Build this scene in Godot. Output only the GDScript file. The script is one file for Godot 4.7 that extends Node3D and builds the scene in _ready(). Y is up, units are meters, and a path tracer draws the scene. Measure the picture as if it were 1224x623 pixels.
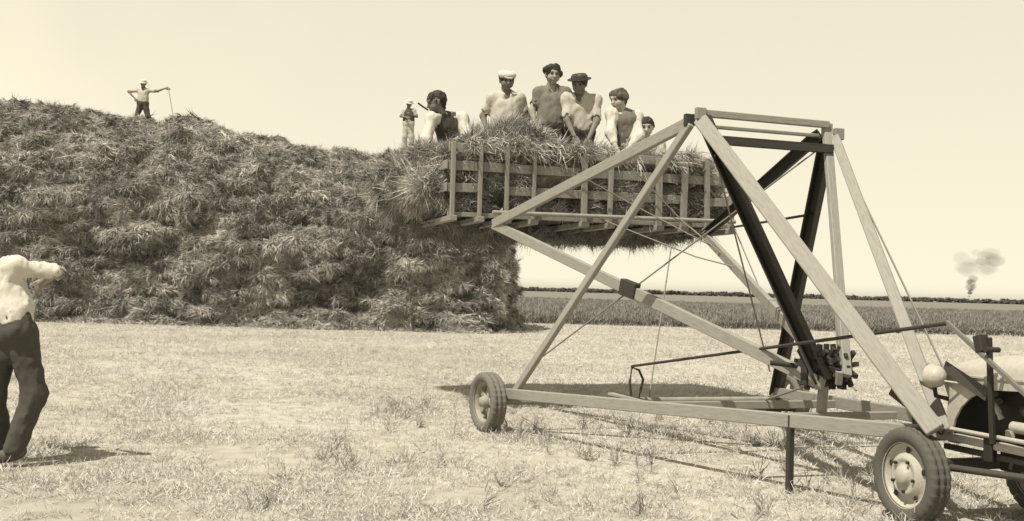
extends Node3D
# Hay making: a tractor-mounted stacker lifts a rack of hay with people on it; a long haystack stands behind.

var rng := RandomNumberGenerator.new()
var nz := FastNoiseLite.new()
var taken := {}
const C0 := Vector3(1.417, 0, -11.195)      # ground point under the middle of the stacker's axle
const TURN := 0.33161                       # 19 degrees

# ------------------------------------------------------------------ helpers
func lin(r: float, g: float, b: float) -> Color:
	return Color(r, g, b).linear_to_srgb()

func numbered(n: String) -> String:
	if not taken.has(n):
		taken[n] = 0
		return n
	taken[n] += 1
	return "%s_%03d" % [n, taken[n]]

func mi(called: String, mesh: Mesh, m: Material, parent: Node) -> MeshInstance3D:
	var o := MeshInstance3D.new()
	o.name = numbered(called) if parent == self else called
	o.mesh = mesh
	o.material_override = m
	parent.add_child(o, true)
	return o

func thing(called: String, label: String, category: String, at := Vector3.ZERO, turn := 0.0, group := "") -> Node3D:
	var o := Node3D.new()
	o.name = numbered(called)
	add_child(o, true)
	o.position = at
	o.rotation.y = turn
	tag(o, label, category, group)
	return o

func tag(o: Node, label: String, category: String, group := "", kind := "") -> void:
	o.set_meta("label", label)
	o.set_meta("category", category)
	if group != "": o.set_meta("group", group)
	if kind != "": o.set_meta("kind", kind)

func noise_tex(size: int, freq: float, lo: float, hi: float, sd: int, sx := 1, oct := 4) -> ImageTexture:
	var n := FastNoiseLite.new()
	n.seed = sd
	n.frequency = freq
	n.fractal_octaves = oct
	var im := n.get_seamless_image(size, size)
	if sx > 1:
		im.resize(size * sx, size)
		im = im.get_region(Rect2i(0, 0, size * sx, size))
	im.convert(Image.FORMAT_RGB8)
	for y in im.get_height():
		for x in im.get_width():
			var v := lerpf(lo, hi, im.get_pixel(x, y).r)
			im.set_pixel(x, y, lin(v, v * 0.985, v * 0.95))
	return ImageTexture.create_from_image(im)

func mat(c: Color, rough := 0.85, tex: Texture2D = null, scale := 1.0, metallic := 0.0) -> StandardMaterial3D:
	var m := StandardMaterial3D.new()
	m.albedo_color = c
	m.roughness = rough
	m.metallic = metallic
	m.metallic_specular = 0.35
	if tex:
		m.albedo_texture = tex
		m.uv1_triplanar = true
		m.uv1_scale = Vector3.ONE * scale
	return m

func hay_mat(bl: float) -> StandardMaterial3D:
	var m := StandardMaterial3D.new()
	m.vertex_color_use_as_albedo = true
	m.roughness = 0.9
	m.metallic_specular = 0.2
	if bl > 0.0:
		m.backlight_enabled = true
		m.backlight = lin(bl, bl * 0.95, bl * 0.8)
	return m

func box_at(st: SurfaceTool, xf: Transform3D, s: Vector3, ch := 0.0) -> void:
	var h := s * 0.5
	if ch <= 0.0:
		var fs := [[Vector3(1, 0, 0), Vector3(0, 1, 0), Vector3(0, 0, 1)], [Vector3(0, 1, 0), Vector3(0, 0, 1), Vector3(1, 0, 0)], [Vector3(0, 0, 1), Vector3(1, 0, 0), Vector3(0, 1, 0)]]
		for f in fs:
			for sg in [-1.0, 1.0]:
				var n: Vector3 = f[0] * sg
				var a: Vector3 = f[1]
				var b: Vector3 = f[2] * sg
				quad(st, xf, n * h, a * h, b * h, n)
		return
	# chamfered box: six faces, twelve edge strips, eight corners
	var ax := [Vector3.RIGHT, Vector3.UP, Vector3.BACK]
	for i in 3:
		for sg in [-1.0, 1.0]:
			var n: Vector3 = ax[i] * sg
			var a: Vector3 = ax[(i + 1) % 3]
			var b: Vector3 = ax[(i + 2) % 3] * sg
			quad(st, xf, n * h, a * (h - Vector3.ONE * ch), b * (h - Vector3.ONE * ch), n)
			for s2 in [-1.0, 1.0]:
				var n2: Vector3 = ax[(i + 1) % 3] * s2
				var c: Vector3 = n * (h - Vector3.ONE * ch * 0.5) + n2 * (h - Vector3.ONE * ch * 0.5)
				var along: Vector3 = ax[(i + 2) % 3] * (h - Vector3.ONE * ch)
				quad(st, xf, c, (n2 - n) * ch * 0.5, along * sg * s2, (n + n2).normalized())

func quad(st: SurfaceTool, xf: Transform3D, c: Vector3, a: Vector3, b: Vector3, n: Vector3) -> void:
	var p := [c - a - b, c - a + b, c + a + b, c + a - b]
	var w := [xf * p[0], xf * p[1], xf * p[2], xf * p[3]]
	var nn := (xf.basis * n).normalized()
	var order := [0, 1, 2, 0, 2, 3]
	if (w[1] - w[0]).cross(w[2] - w[0]).dot(nn) > 0.0:
		order = [0, 2, 1, 0, 3, 2]
	for i in order:
		st.set_normal(nn)
		st.set_uv(Vector2(p[i].z * 0.35 + xf.origin.x, (p[i].x + p[i].y) * 2.5 + xf.origin.y * 3.7 + n.x * 0.31))
		st.add_vertex(w[i])

# a triangle wound to agree with the given normals
func tri(st: SurfaceTool, p: Array, n: Array) -> void:
	var o := [0, 1, 2]
	if (p[2] - p[0]).cross(p[1] - p[0]).dot(n[0] + n[1] + n[2]) < 0.0: o = [0, 2, 1]
	for i in o:
		st.set_normal(n[i])
		st.set_uv(Vector2((p[i].x + p[i].z) * 0.35, p[i].y * 0.35))
		st.add_vertex(p[i])

func frame_of(a: Vector3, b: Vector3, up: Vector3) -> Transform3D:
	var z := (b - a).normalized()
	var x := up.cross(z)
	if x.length() < 0.01: x = Vector3.RIGHT.cross(z)
	x = x.normalized()
	return Transform3D(Basis(x, z.cross(x), z), (a + b) * 0.5)

# a board or bar from a to b: w across, h along the hint "up"
func board(a: Vector3, b: Vector3, w: float, h: float, up := Vector3.UP, over := 0.0) -> ArrayMesh:
	var st := SurfaceTool.new()
	st.begin(Mesh.PRIMITIVE_TRIANGLES)
	box_at(st, frame_of(a, b, up), Vector3(w, h, (b - a).length() + over * 2.0), minf(0.006, minf(w, h) * 0.2))
	return st.commit()

# a rolled steel channel from a to b; its web faces "web", its open side looks the other way
func channel(a: Vector3, b: Vector3, depth: float, flange: float, web: Vector3) -> ArrayMesh:
	var st := SurfaceTool.new()
	st.begin(Mesh.PRIMITIVE_TRIANGLES)
	var f := frame_of(a, b, web)          # local y points along web
	var l := (b - a).length()
	box_at(st, f * Transform3D(Basis(), Vector3(0, flange * 0.5 - 0.006, 0)), Vector3(depth, 0.012, l))
	for s in [-1.0, 1.0]:
		box_at(st, f * Transform3D(Basis(), Vector3(s * (depth * 0.5 - 0.006), -0.007, 0)), Vector3(0.012, flange - 0.014, l - 0.004))
	return st.commit()

func tube(pts: Array, r: float, n := 8, r2 := -1.0) -> ArrayMesh:
	var st := SurfaceTool.new()
	st.begin(Mesh.PRIMITIVE_TRIANGLES)
	var rings := []
	var nrm := []
	for i in pts.size():
		var d: Vector3 = (pts[mini(i + 1, pts.size() - 1)] - pts[maxi(i - 1, 0)]).normalized()
		var x := (Vector3.UP if absf(d.y) < 0.9 else Vector3.RIGHT).cross(d).normalized()
		var y := d.cross(x)
		var ring := []
		var nn := []
		var rr := r if r2 < 0 else lerpf(r, r2, float(i) / (pts.size() - 1))
		for k in n:
			var e := x * cos(TAU * k / n) + y * sin(TAU * k / n)
			ring.append(pts[i] + e * rr)
			nn.append(e)
		rings.append(ring)
		nrm.append(nn)
	for i in pts.size() - 1:
		for k in n:
			var k2 := (k + 1) % n
			tri(st, [rings[i][k], rings[i][k2], rings[i + 1][k2]], [nrm[i][k], nrm[i][k2], nrm[i + 1][k2]])
			tri(st, [rings[i][k], rings[i + 1][k2], rings[i + 1][k]], [nrm[i][k], nrm[i + 1][k2], nrm[i + 1][k]])
	for e in [0, pts.size() - 1]:
		var nn: Vector3 = (pts[e] - pts[1 if e == 0 else e - 1]).normalized()
		for k in range(1, n - 1):
			tri(st, [rings[e][0], rings[e][k], rings[e][k + 1]], [nn, nn, nn])
	return st.commit()

# a solid of revolution about the axis X; profile of Vector2(radius, x); optional notches on vertices past notch_r
func lathe(pf: Array, n: int, xf := Transform3D(), notch_r := 99.0, notch := 0.0) -> ArrayMesh:
	var st := SurfaceTool.new()
	st.begin(Mesh.PRIMITIVE_TRIANGLES)
	st.set_smooth_group(0)
	for i in pf.size() - 1:
		for k in n:
			var v := []
			for q in [[i, k], [i, k + 1], [i + 1, k + 1], [i + 1, k]]:
				var p: Vector2 = pf[q[0]]
				var r := p.x
				if r > notch_r and q[1] % 3 == 0: r -= notch
				var an: float = TAU * (q[1] % n) / n
				v.append(xf * Vector3(p.y, r * cos(an), r * sin(an)))
			for q in [0, 1, 2, 0, 2, 3]:
				st.add_vertex(v[q])
	st.index()
	st.generate_normals()
	return st.commit()

# flat outline (z, y) pushed out along x
func prism(poly: PackedVector2Array, x0: float, x1: float) -> ArrayMesh:
	var st := SurfaceTool.new()
	st.begin(Mesh.PRIMITIVE_TRIANGLES)
	var ti := Geometry2D.triangulate_polygon(poly)
	for s in [x0, x1]:
		var nn := Vector3(signf(s - (x0 + x1) * 0.5), 0, 0)
		for i in range(0, ti.size(), 3):
			var w := []
			for e in 3: w.append(Vector3(s, poly[ti[i + e]].y, poly[ti[i + e]].x))
			tri(st, w, [nn, nn, nn])
	for i in poly.size():
		var a := poly[i]
		var b := poly[(i + 1) % poly.size()]
		var nn := Vector3(0, b.x - a.x, -(b.y - a.y)).normalized() * (-1.0 if Geometry2D.is_polygon_clockwise(poly) else 1.0)
		var w := [Vector3(x0, a.y, a.x), Vector3(x1, a.y, a.x), Vector3(x1, b.y, b.x), Vector3(x0, b.y, b.x)]
		tri(st, [w[0], w[1], w[2]], [nn, nn, nn])
		tri(st, [w[0], w[2], w[3]], [nn, nn, nn])
	return st.commit()

# ------------------------------------------------------------------ smooth bodies: distance field + surface nets
# a primitive is [a, b, radius at a, radius at b, carve]
func nets(prims: Array, cell: float, k: float, amp: float, out: Dictionary) -> void:
	var lo := Vector3.ONE * 1e9
	var hi := -lo
	for pr in prims:
		if pr[4]: continue
		var r := Vector3.ONE * (maxf(pr[2], pr[3]) + cell * 2.5 + amp)
		lo = lo.min(pr[0] - r).min(pr[1] - r)
		hi = hi.max(pr[0] + r).max(pr[1] + r)
	var nx := int((hi.x - lo.x) / cell) + 2
	var ny := int((hi.y - lo.y) / cell) + 2
	var nk := int((hi.z - lo.z) / cell) + 2
	var g := PackedFloat32Array()
	g.resize(nx * ny * nk)
	g.fill(1.0)
	for pr in prims:
		var a: Vector3 = pr[0]
		var b: Vector3 = pr[1]
		var ra: float = pr[2]
		var rb: float = pr[3]
		var sub: bool = pr[4]
		var ab := b - a
		var l2 := maxf(ab.length_squared(), 1e-9)
		var m := Vector3.ONE * (maxf(ra, rb) + k + cell * 2.0)
		var p0 := ((a.min(b) - m - lo) / cell).floor()
		var p1 := ((a.max(b) + m - lo) / cell).ceil()
		for z in range(maxi(int(p0.z), 0), mini(int(p1.z) + 1, nk)):
			for y in range(maxi(int(p0.y), 0), mini(int(p1.y) + 1, ny)):
				var row := (z * ny + y) * nx
				for x in range(maxi(int(p0.x), 0), mini(int(p1.x) + 1, nx)):
					var p := lo + Vector3(x, y, z) * cell - a
					var h := clampf(p.dot(ab) / l2, 0.0, 1.0)
					var d := (p - ab * h).length() - lerpf(ra, rb, h)
					var o := g[row + x]
					if sub:
						g[row + x] = maxf(o, -d)
					else:
						var e := maxf(k - absf(o - d), 0.0)
						g[row + x] = minf(o, d) - e * e * 0.25 / k
	if amp > 0.0:
		for z in nk:
			for y in ny:
				var row := (z * ny + y) * nx
				for x in nx:
					if absf(g[row + x]) < 0.05:
						var w := lo + Vector3(x, y, z) * cell
						g[row + x] += nz.get_noise_3d(w.x * 1400.0 + out.seed, w.y * 700.0, w.z * 1400.0) * amp
	var vi := PackedInt32Array()
	vi.resize(nx * ny * nk)
	vi.fill(-1)
	var vs: PackedVector3Array = out.v
	var idx: PackedInt32Array = out.i
	var near := cell * 2.0 + amp * 2.0
	var sy := nx
	var sz := nx * ny
	for z in nk - 1:
		for y in ny - 1:
			var row := (z * ny + y) * nx
			for x in nx - 1:
				var c := row + x
				if absf(g[c]) > near: continue
				var f := [g[c], g[c + 1], g[c + sy], g[c + sy + 1], g[c + sz], g[c + sz + 1], g[c + sz + sy], g[c + sz + sy + 1]]
				var neg := 0
				for q in 8:
					if f[q] < 0.0: neg += 1
				if neg == 0 or neg == 8: continue
				var s := Vector3.ZERO
				var n := 0
				for q in 8:
					for bit in [1, 2, 4]:
						if q & bit: continue
						var fa: float = f[q]
						var fb: float = f[q | bit]
						if (fa < 0.0) == (fb < 0.0): continue
						var tt := fa / (fa - fb)
						var e := Vector3(q & 1, (q >> 1) & 1, q >> 2)
						if bit == 1: e.x = tt
						elif bit == 2: e.y = tt
						else: e.z = tt
						s += e
						n += 1
				vi[c] = vs.size()
				vs.append(lo + (Vector3(x, y, z) + s / n) * cell)
	for z in range(1, nk - 1):
		for y in range(1, ny - 1):
			var row := (z * ny + y) * nx
			for x in range(1, nx - 1):
				var c := row + x
				if vi[c] < 0: continue
				var inside := g[c] < 0.0
				for ax in 3:
					var st := 1 if ax == 0 else (sy if ax == 1 else sz)
					if inside == (g[c + st] < 0.0): continue
					var u := sy if ax == 0 else (sz if ax == 1 else 1)
					var w := sz if ax == 0 else (1 if ax == 1 else sy)
					var q0 := vi[c]
					var q1 := vi[c - u]
					var q2 := vi[c - u - w]
					var q3 := vi[c - w]
					if q0 < 0 or q1 < 0 or q2 < 0 or q3 < 0: continue
					if inside: idx.append_array(PackedInt32Array([q0, q2, q1, q0, q3, q2]))
					else: idx.append_array(PackedInt32Array([q0, q1, q2, q0, q2, q3]))
	out.v = vs
	out.i = idx

func net_mesh(groups: Array, sd := 0.0) -> ArrayMesh:      # groups of [prims, cell, k, wrinkle]
	var out := {"v": PackedVector3Array(), "i": PackedInt32Array(), "seed": sd}
	for gr in groups:
		nets(gr[0], gr[1], gr[2], gr[3], out)
	var vs: PackedVector3Array = out.v
	var idx: PackedInt32Array = out.i
	var ns := PackedVector3Array()
	ns.resize(vs.size())
	for t in range(0, idx.size(), 3):
		var nn := (vs[idx[t + 2]] - vs[idx[t]]).cross(vs[idx[t + 1]] - vs[idx[t]])
		for e in 3: ns[idx[t + e]] += nn
	for v in ns.size(): ns[v] = ns[v].normalized()
	var arr := []
	arr.resize(Mesh.ARRAY_MAX)
	arr[Mesh.ARRAY_VERTEX] = vs
	arr[Mesh.ARRAY_NORMAL] = ns
	arr[Mesh.ARRAY_INDEX] = idx
	var m := ArrayMesh.new()
	m.add_surface_from_arrays(Mesh.PRIMITIVE_TRIANGLES, arr)
	return m

func cap(a: Vector3, b: Vector3, ra: float, rb: float, carve := false) -> Array:
	return [a, b, ra, rb, carve]

func hand(w: Vector3, dir: Vector3, palm: Vector3, side: float, curl: float) -> Array:
	var f := dir.normalized()
	var pn := (palm - f * palm.dot(f)).normalized()
	var s := f.cross(pn) * side          # towards the thumb
	var o := []
	for i in 4:
		var e := (1.5 - i) * 0.021
		var root := w + f * 0.088 + s * e
		o.append(cap(w + f * 0.012 + s * e * 0.7, root, 0.017, 0.013, false))
		var l: float = [0.07, 0.08, 0.075, 0.058][i]
		var mid := root + (f * cos(curl) + pn * sin(curl)).normalized() * l * 0.55
		var tip := mid + (f * cos(curl * 2.1) + pn * sin(curl * 2.1)).normalized() * l * 0.5
		o.append(cap(root, mid, 0.0105, 0.0095))
		o.append(cap(mid, tip, 0.0095, 0.008))
	var t0 := w + f * 0.03 + s * 0.03
	var t1 := t0 + (f * 0.6 + s * 0.75 + pn * 0.3).normalized() * 0.038
	o.append(cap(t0, t1, 0.014, 0.011))
	o.append(cap(t1, t1 + (f * 0.9 + s * 0.2 + pn * 0.4).normalized() * 0.034, 0.011, 0.0085))
	return o

# J: joints (l and r are the picture's left and right); k: clothes
func person(label: String, at: Vector3, J: Dictionary, k: Dictionary, group := "") -> Node3D:
	var o := thing("person", label, "person", at, 0.0, group)
	var fine: float = k.get("fine", 1.0)
	var sd: float = at.x * 37.0 + at.z * 11.0
	var across: Vector3 = (J.sr - J.sl).normalized()
	var F: Vector3 = J.face.normalized()
	var U: Vector3 = J.get("crown", Vector3.UP)
	U = (U - F * U.dot(F)).normalized()
	var S := U.cross(F)
	var c: Vector3 = J.head
	# ---- bare body
	var b := []
	var torso := []
	for s in [-1.0, 1.0]:
		torso.append(cap(J.chest + across * 0.07 * s, J.waist + across * 0.068 * s, 0.098, 0.088))
		torso.append(cap(J.waist + across * 0.068 * s, J.pelvis + across * 0.078 * s, 0.088, 0.1))
	var base_n: Vector3 = J.neck.lerp(J.chest, 0.3)
	torso.append(cap(base_n, J.sl, 0.055, 0.052))
	torso.append(cap(base_n, J.sr, 0.055, 0.052))
	for t in torso: b.append(cap(t[0], t[1], t[2] - 0.012, t[3] - 0.012))
	for q in ["l", "r"]:
		b.append(cap(J["s" + q], J["e" + q], 0.046, 0.04))
		b.append(cap(J["e" + q], J["w" + q], 0.042, 0.027))
		b.append(cap(J["h" + q], J["k" + q], 0.088, 0.06))
		b.append(cap(J["k" + q], J["a" + q], 0.06, 0.04))
		b.append(cap(J["a" + q], J["a" + q] + J["t" + q], 0.042, 0.034))
	b.append(cap(J.neck - U * 0.05, c - U * 0.06 - F * 0.012, 0.062, 0.052))
	var hd := [
		cap(c + U * 0.032 - F * 0.028, c + U * 0.028 + F * 0.022, 0.087, 0.08),
		cap(c + F * 0.03 + U * 0.0, c + F * 0.05 - U * 0.088, 0.064, 0.036),
		cap(c - U * 0.04 - F * 0.012, c - U * 0.13 - F * 0.03, 0.058, 0.056),
		cap(c + F * 0.045 - U * 0.035 + S * 0.028, c + F * 0.045 - U * 0.035 - S * 0.028, 0.05, 0.05),
		cap(c + F * 0.088 + U * 0.034 + S * 0.034, c + F * 0.088 + U * 0.034 - S * 0.034, 0.017, 0.017),
		cap(c + F * 0.096 + U * 0.012, c + F * 0.113 - U * 0.03, 0.009, 0.015),
		cap(c + F * 0.087 - U * 0.062 + S * 0.018, c + F * 0.087 - U * 0.062 - S * 0.018, 0.011, 0.011),
		cap(c + F * 0.1 + U * 0.008 + S * 0.033, c + F * 0.1 + U * 0.008 + S * 0.033, 0.02, 0.02, true),
		cap(c + F * 0.1 + U * 0.008 - S * 0.033, c + F * 0.1 + U * 0.008 - S * 0.033, 0.02, 0.02, true),
		cap(c + F * 0.103 - U * 0.061 + S * 0.022, c + F * 0.103 - U * 0.061 - S * 0.022, 0.006, 0.006, true),
	]
	for s in [-1.0, 1.0]:
		hd.append(cap(c + S * 0.088 * s + U * 0.022 - F * 0.012, c + S * 0.086 * s - U * 0.022, 0.014, 0.011))
	var groups := [[b, 0.016 * fine, 0.035, 0.0], [hd, 0.0065 * fine, 0.016, 0.0]]
	for q in ["l", "r"]:
		var dirn: Vector3 = J.get("d" + q, J["w" + q] - J["e" + q])
		groups.append([hand(J["w" + q], dirn, J.get("p" + q, Vector3(0, 0, -1)), 1.0 if q == "r" else -1.0, 0.45), 0.006 * fine, 0.008, 0.0])
	mi("body", net_mesh(groups, sd), k.skin, o)
	# ---- shirt
	var sh := []
	for t in torso: sh.append(cap(t[0], t[1], t[2] + 0.016, t[3] + 0.03))
	sh.append(cap(J.chest.lerp(J.waist, 0.1) + F * 0.0, J.waist.lerp(J.pelvis, 0.4), 0.118, 0.128))
	var tall: Vector3 = (J.chest - J.pelvis).normalized()
	var hem: Vector3 = J.waist.lerp(J.pelvis, 0.35)
	var reach: float = k.get("sleeve", 0.8)
	for q in ["l", "r"]:
		var e: Vector3 = J["e" + q]
		var w: Vector3 = J["w" + q]
		var s: Vector3 = J["s" + q]
		if reach <= 1.0:
			sh.append(cap(s, s.lerp(e, reach), 0.057, 0.063))
			sh.append(cap(s.lerp(e, reach + 0.06), s.lerp(e, reach + 0.08), 0.056, 0.056, true))
		else:
			sh.append(cap(s, e, 0.065, 0.063))
			sh.append(cap(e, e.lerp(w, reach - 1.0), 0.062, 0.048))
	if not k.get("vest", false):
		for s in [-1.0, 1.0]:
			sh.append(cap(J.neck + S * 0.055 * s - F * 0.02 + U * 0.045, J.neck + S * 0.03 * s + F * 0.075 - U * 0.01, 0.022, 0.02))
	sh.append(cap(c - U * 0.1 + F * 0.03, J.neck + F * 0.1 - U * 0.05, 0.062, 0.03, true))
	sh.append(cap(hem - tall * 0.66, hem - tall * 0.66, 0.6, 0.6, true))
	mi("shirt", net_mesh([[sh, 0.014 * fine, 0.06, k.get("wrinkle", 0.013)]], sd), k.shirt, o)
	if k.get("vest", false):
		var ve := []
		for t in torso.slice(0, 4): ve.append(cap(t[0], t[1], t[2] + 0.028, t[3] + 0.032))
		for q in ["l", "r"]: ve.append(cap(base_n, base_n.lerp(J["s" + q], 0.7), 0.078, 0.076))
		ve.append(cap(c - U * 0.1 + F * 0.03, J.neck + F * 0.12 - U * 0.1, 0.075, 0.03, true))
		ve.append(cap(J.chest, J.waist.lerp(J.pelvis, 0.4), 0.13, 0.122))
		ve.append(cap(hem - tall * 0.62, hem - tall * 0.62, 0.6, 0.6, true))
		mi("vest", net_mesh([[ve, 0.016 * fine, 0.06, 0.01]], sd + 50.0), k.vestmat, o)
	# ---- trousers, belt, shoes
	var tr := []
	for s in [-1.0, 1.0]:
		tr.append(cap(J.waist.lerp(J.pelvis, 0.1) + across * 0.074 * s, J.pelvis + across * 0.08 * s, 0.104, 0.128))
	for q in ["l", "r"]:
		tr.append(cap(J.pelvis.lerp(J["h" + q], 0.8), J["k" + q], 0.115, 0.086))
		tr.append(cap(J["k" + q], J["a" + q] + Vector3(0, 0.03, 0), 0.086, 0.078))
	tr.append(cap(J.waist, J.pelvis, 0.104, 0.128))
	tr.append(cap(hem + tall * 0.6, hem + tall * 0.6, 0.6, 0.6, true))
	mi("trousers", net_mesh([[tr, 0.016 * fine, 0.045, 0.014]], sd + 90.0), k.trousers, o)
	for q in ["l", "r"]:
		var t: Vector3 = J["t" + q]
		mi("shoe", net_mesh([[[cap(J["a" + q] - t * 0.25, J["a" + q] + t, 0.052, 0.043), cap(J["a" + q], J["a" + q] + Vector3(0, 0.07, 0), 0.054, 0.052)], 0.014, 0.03, 0.0]]), k.shoe, o)
	# ---- eyes
	if fine <= 1.0:
		for s in [-1.0, 1.0]:
			var sp := SphereMesh.new()
			sp.radius = 0.0105
			sp.height = 0.021
			sp.radial_segments = 10
			sp.rings = 6
			mi("eye", sp, k.eye, o).position = c + F * 0.08 + U * 0.008 + S * 0.033 * s
			mi("eyebrow", tube([c + F * 0.099 + U * 0.036 + S * 0.018 * s, c + F * 0.1 + U * 0.041 + S * 0.034 * s, c + F * 0.088 + U * 0.034 + S * 0.056 * s], 0.006, 6), k.hair, o)
	# ---- hair and hat
	var hr := [
		cap(c + U * 0.04 - F * 0.036, c + U * 0.04 + F * 0.018, 0.098, 0.09),
		cap(c - U * 0.03 - F * 0.055, c - U * 0.06 - F * 0.05, 0.06, 0.05),
	]
	if k.get("wavy", 0.0) > 0.0:
		for i in 15:
			var an := i * 2.4
			var hh := 0.02 + 0.085 * fposmod(i * 0.618, 1.0)
			hr.append(cap(c + U * hh + (S * cos(an) + F * (sin(an) * 0.9 - 0.25)) * sqrt(maxf(0.0078 - hh * hh * 0.6, 0.001)), c + U * (hh + 0.015), 0.026 * k.wavy, 0.018))
	hr.append(cap(c + F * 0.128 - U * 0.015, c + F * 0.11 - U * 0.1, 0.08, 0.088, true))
	hr.append(cap(c + F * 0.08 - U * 0.1 - S * 0.12, c + F * 0.08 - U * 0.1 + S * 0.12, 0.06, 0.06, true))
	if k.get("hat", "") != "": hr.append(cap(c + U * 0.66, c + U * 0.66, 0.6, 0.6, true))
	mi("hair", net_mesh([[hr, 0.008 * fine, 0.02, 0.022 if k.get("hat", "") == "" else 0.003]], sd), k.hair, o)
	if k.get("hat", "") != "":
		var hu: Vector3 = (U + F * k.get("tip", 0.15)).normalized()
		var hx := F.cross(hu).normalized()
		var base := Transform3D(Basis(hu, hx, hu.cross(hx).normalized() * -1.0), c + U * 0.052 - F * 0.005)
		var pf := []
		if k.hat == "straw":
			pf = [Vector2(0.1, -0.004), Vector2(0.16, -0.012), Vector2(0.165, -0.006), Vector2(0.12, 0.006), Vector2(0.106, 0.012), Vector2(0.105, 0.06), Vector2(0.09, 0.095), Vector2(0.05, 0.1), Vector2(0.001, 0.092)]
		elif k.hat == "felt":
			pf = [Vector2(0.1, -0.006), Vector2(0.148, 0.008), Vector2(0.152, 0.016), Vector2(0.12, 0.002), Vector2(0.108, 0.008), Vector2(0.104, 0.05), Vector2(0.085, 0.075), Vector2(0.03, 0.06), Vector2(0.001, 0.055)]
		else:
			pf = [Vector2(0.098, -0.01), Vector2(0.108, -0.008), Vector2(0.114, 0.012), Vector2(0.118, 0.035), Vector2(0.1, 0.06), Vector2(0.06, 0.072), Vector2(0.001, 0.074)]
		var ht := mi("hat", lathe(pf, 26, base), k.hatmat, o)
		if k.hat == "cap":
			mi("visor", net_mesh([[[cap(c + U * 0.05 + F * 0.1 - S * 0.045, c + U * 0.05 + F * 0.1 + S * 0.045, 0.012, 0.012), cap(c + U * 0.042 + F * 0.14 - S * 0.03, c + U * 0.042 + F * 0.14 + S * 0.03, 0.01, 0.01)], 0.007 * fine, 0.03, 0.0]]), k.hatmat, ht)
	return o

func standing() -> Dictionary:
	return {
		"head": Vector3(0, 1.6, 0.02), "face": Vector3(0, -0.05, 1), "neck": Vector3(0, 1.44, -0.01), "chest": Vector3(0, 1.28, 0), "waist": Vector3(0, 1.1, 0), "pelvis": Vector3(0, 0.95, 0),
		"sl": Vector3(-0.163, 1.38, 0), "sr": Vector3(0.163, 1.38, 0), "el": Vector3(-0.25, 1.13, -0.02), "er": Vector3(0.25, 1.13, -0.02), "wl": Vector3(-0.25, 0.88, 0.06), "wr": Vector3(0.25, 0.88, 0.06),
		"hl": Vector3(-0.09, 0.9, 0), "hr": Vector3(0.09, 0.9, 0), "kl": Vector3(-0.11, 0.49, 0.02), "kr": Vector3(0.11, 0.49, 0.02), "al": Vector3(-0.12, 0.09, -0.02), "ar": Vector3(0.12, 0.09, -0.02),
		"tl": Vector3(-0.03, -0.045, 0.16), "tr": Vector3(0.03, -0.045, 0.16),
	}

# ------------------------------------------------------------------ hay
# a loose tuft of bent straws about +Y
func tuft(n: int, length: float, width: float, spread: float, sd: int, bend := 0.4) -> ArrayMesh:
	rng.seed = sd
	var vs := PackedVector3Array()
	var ns := PackedVector3Array()
	for i in n:
		var an := rng.randf() * TAU
		var out := rng.randf() * spread
		var d := Vector3(cos(an) * out, 1.0, sin(an) * out).normalized()
		var bd := Vector3(rng.randfn(), rng.randfn() * 0.4, rng.randfn()) * bend
		var l := length * rng.randf_range(0.5, 1.0)
		var w := width * rng.randf_range(0.6, 1.2)
		var side := d.cross(Vector3(rng.randfn(), rng.randfn(), rng.randfn())).normalized()
		var p0 := Vector3(cos(an), 0, sin(an)) * length * 0.25 * rng.randf() * spread - d * l * 0.12
		var p1 := p0 + d * l * 0.5
		var p2 := p1 + (d + bd).normalized() * l * 0.5
		for t in [[p0, -1.0], [p0, 1.0], [p1, 1.0], [p0, -1.0], [p1, 1.0], [p1, -1.0], [p1, -1.0], [p1, 1.0], [p2, 0.0]]:
			vs.append(t[0] + side * t[1] * w * 0.5)
		for t in 3:
			var e := vs.size() - 9 + t * 3
			var n0 := (vs[e + 2] - vs[e]).cross(vs[e + 1] - vs[e]).normalized()
			for z in 3: ns.append(n0)
	var arr := []
	arr.resize(Mesh.ARRAY_MAX)
	arr[Mesh.ARRAY_VERTEX] = vs
	arr[Mesh.ARRAY_NORMAL] = ns
	var m := ArrayMesh.new()
	m.add_surface_from_arrays(Mesh.PRIMITIVE_TRIANGLES, arr)
	return m

func strew(called: String, mesh: Mesh, xf: Array, col: Array, m: Material, parent: Node) -> MultiMeshInstance3D:
	var mm := MultiMesh.new()
	mm.transform_format = MultiMesh.TRANSFORM_3D
	mm.use_colors = true
	mm.mesh = mesh
	mm.instance_count = xf.size()
	for i in xf.size():
		mm.set_instance_transform(i, xf[i])
		mm.set_instance_color(i, col[i])
	var o := MultiMeshInstance3D.new()
	o.name = numbered(called) if parent == self else called
	o.multimesh = mm
	o.material_override = m
	o.set_meta("kind", "stuff")
	parent.add_child(o, true)
	return o

func aim(dir: Vector3, at: Vector3, s: float) -> Transform3D:
	var y := dir.normalized()
	var x := y.cross(Vector3(rng.randfn(), rng.randfn(), rng.randfn())).normalized()
	return Transform3D(Basis(x, y, x.cross(y)).scaled(Vector3.ONE * s), at)

func straw(v: float) -> Color:
	return Color(v, v * 0.96, v * 0.9)

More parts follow.
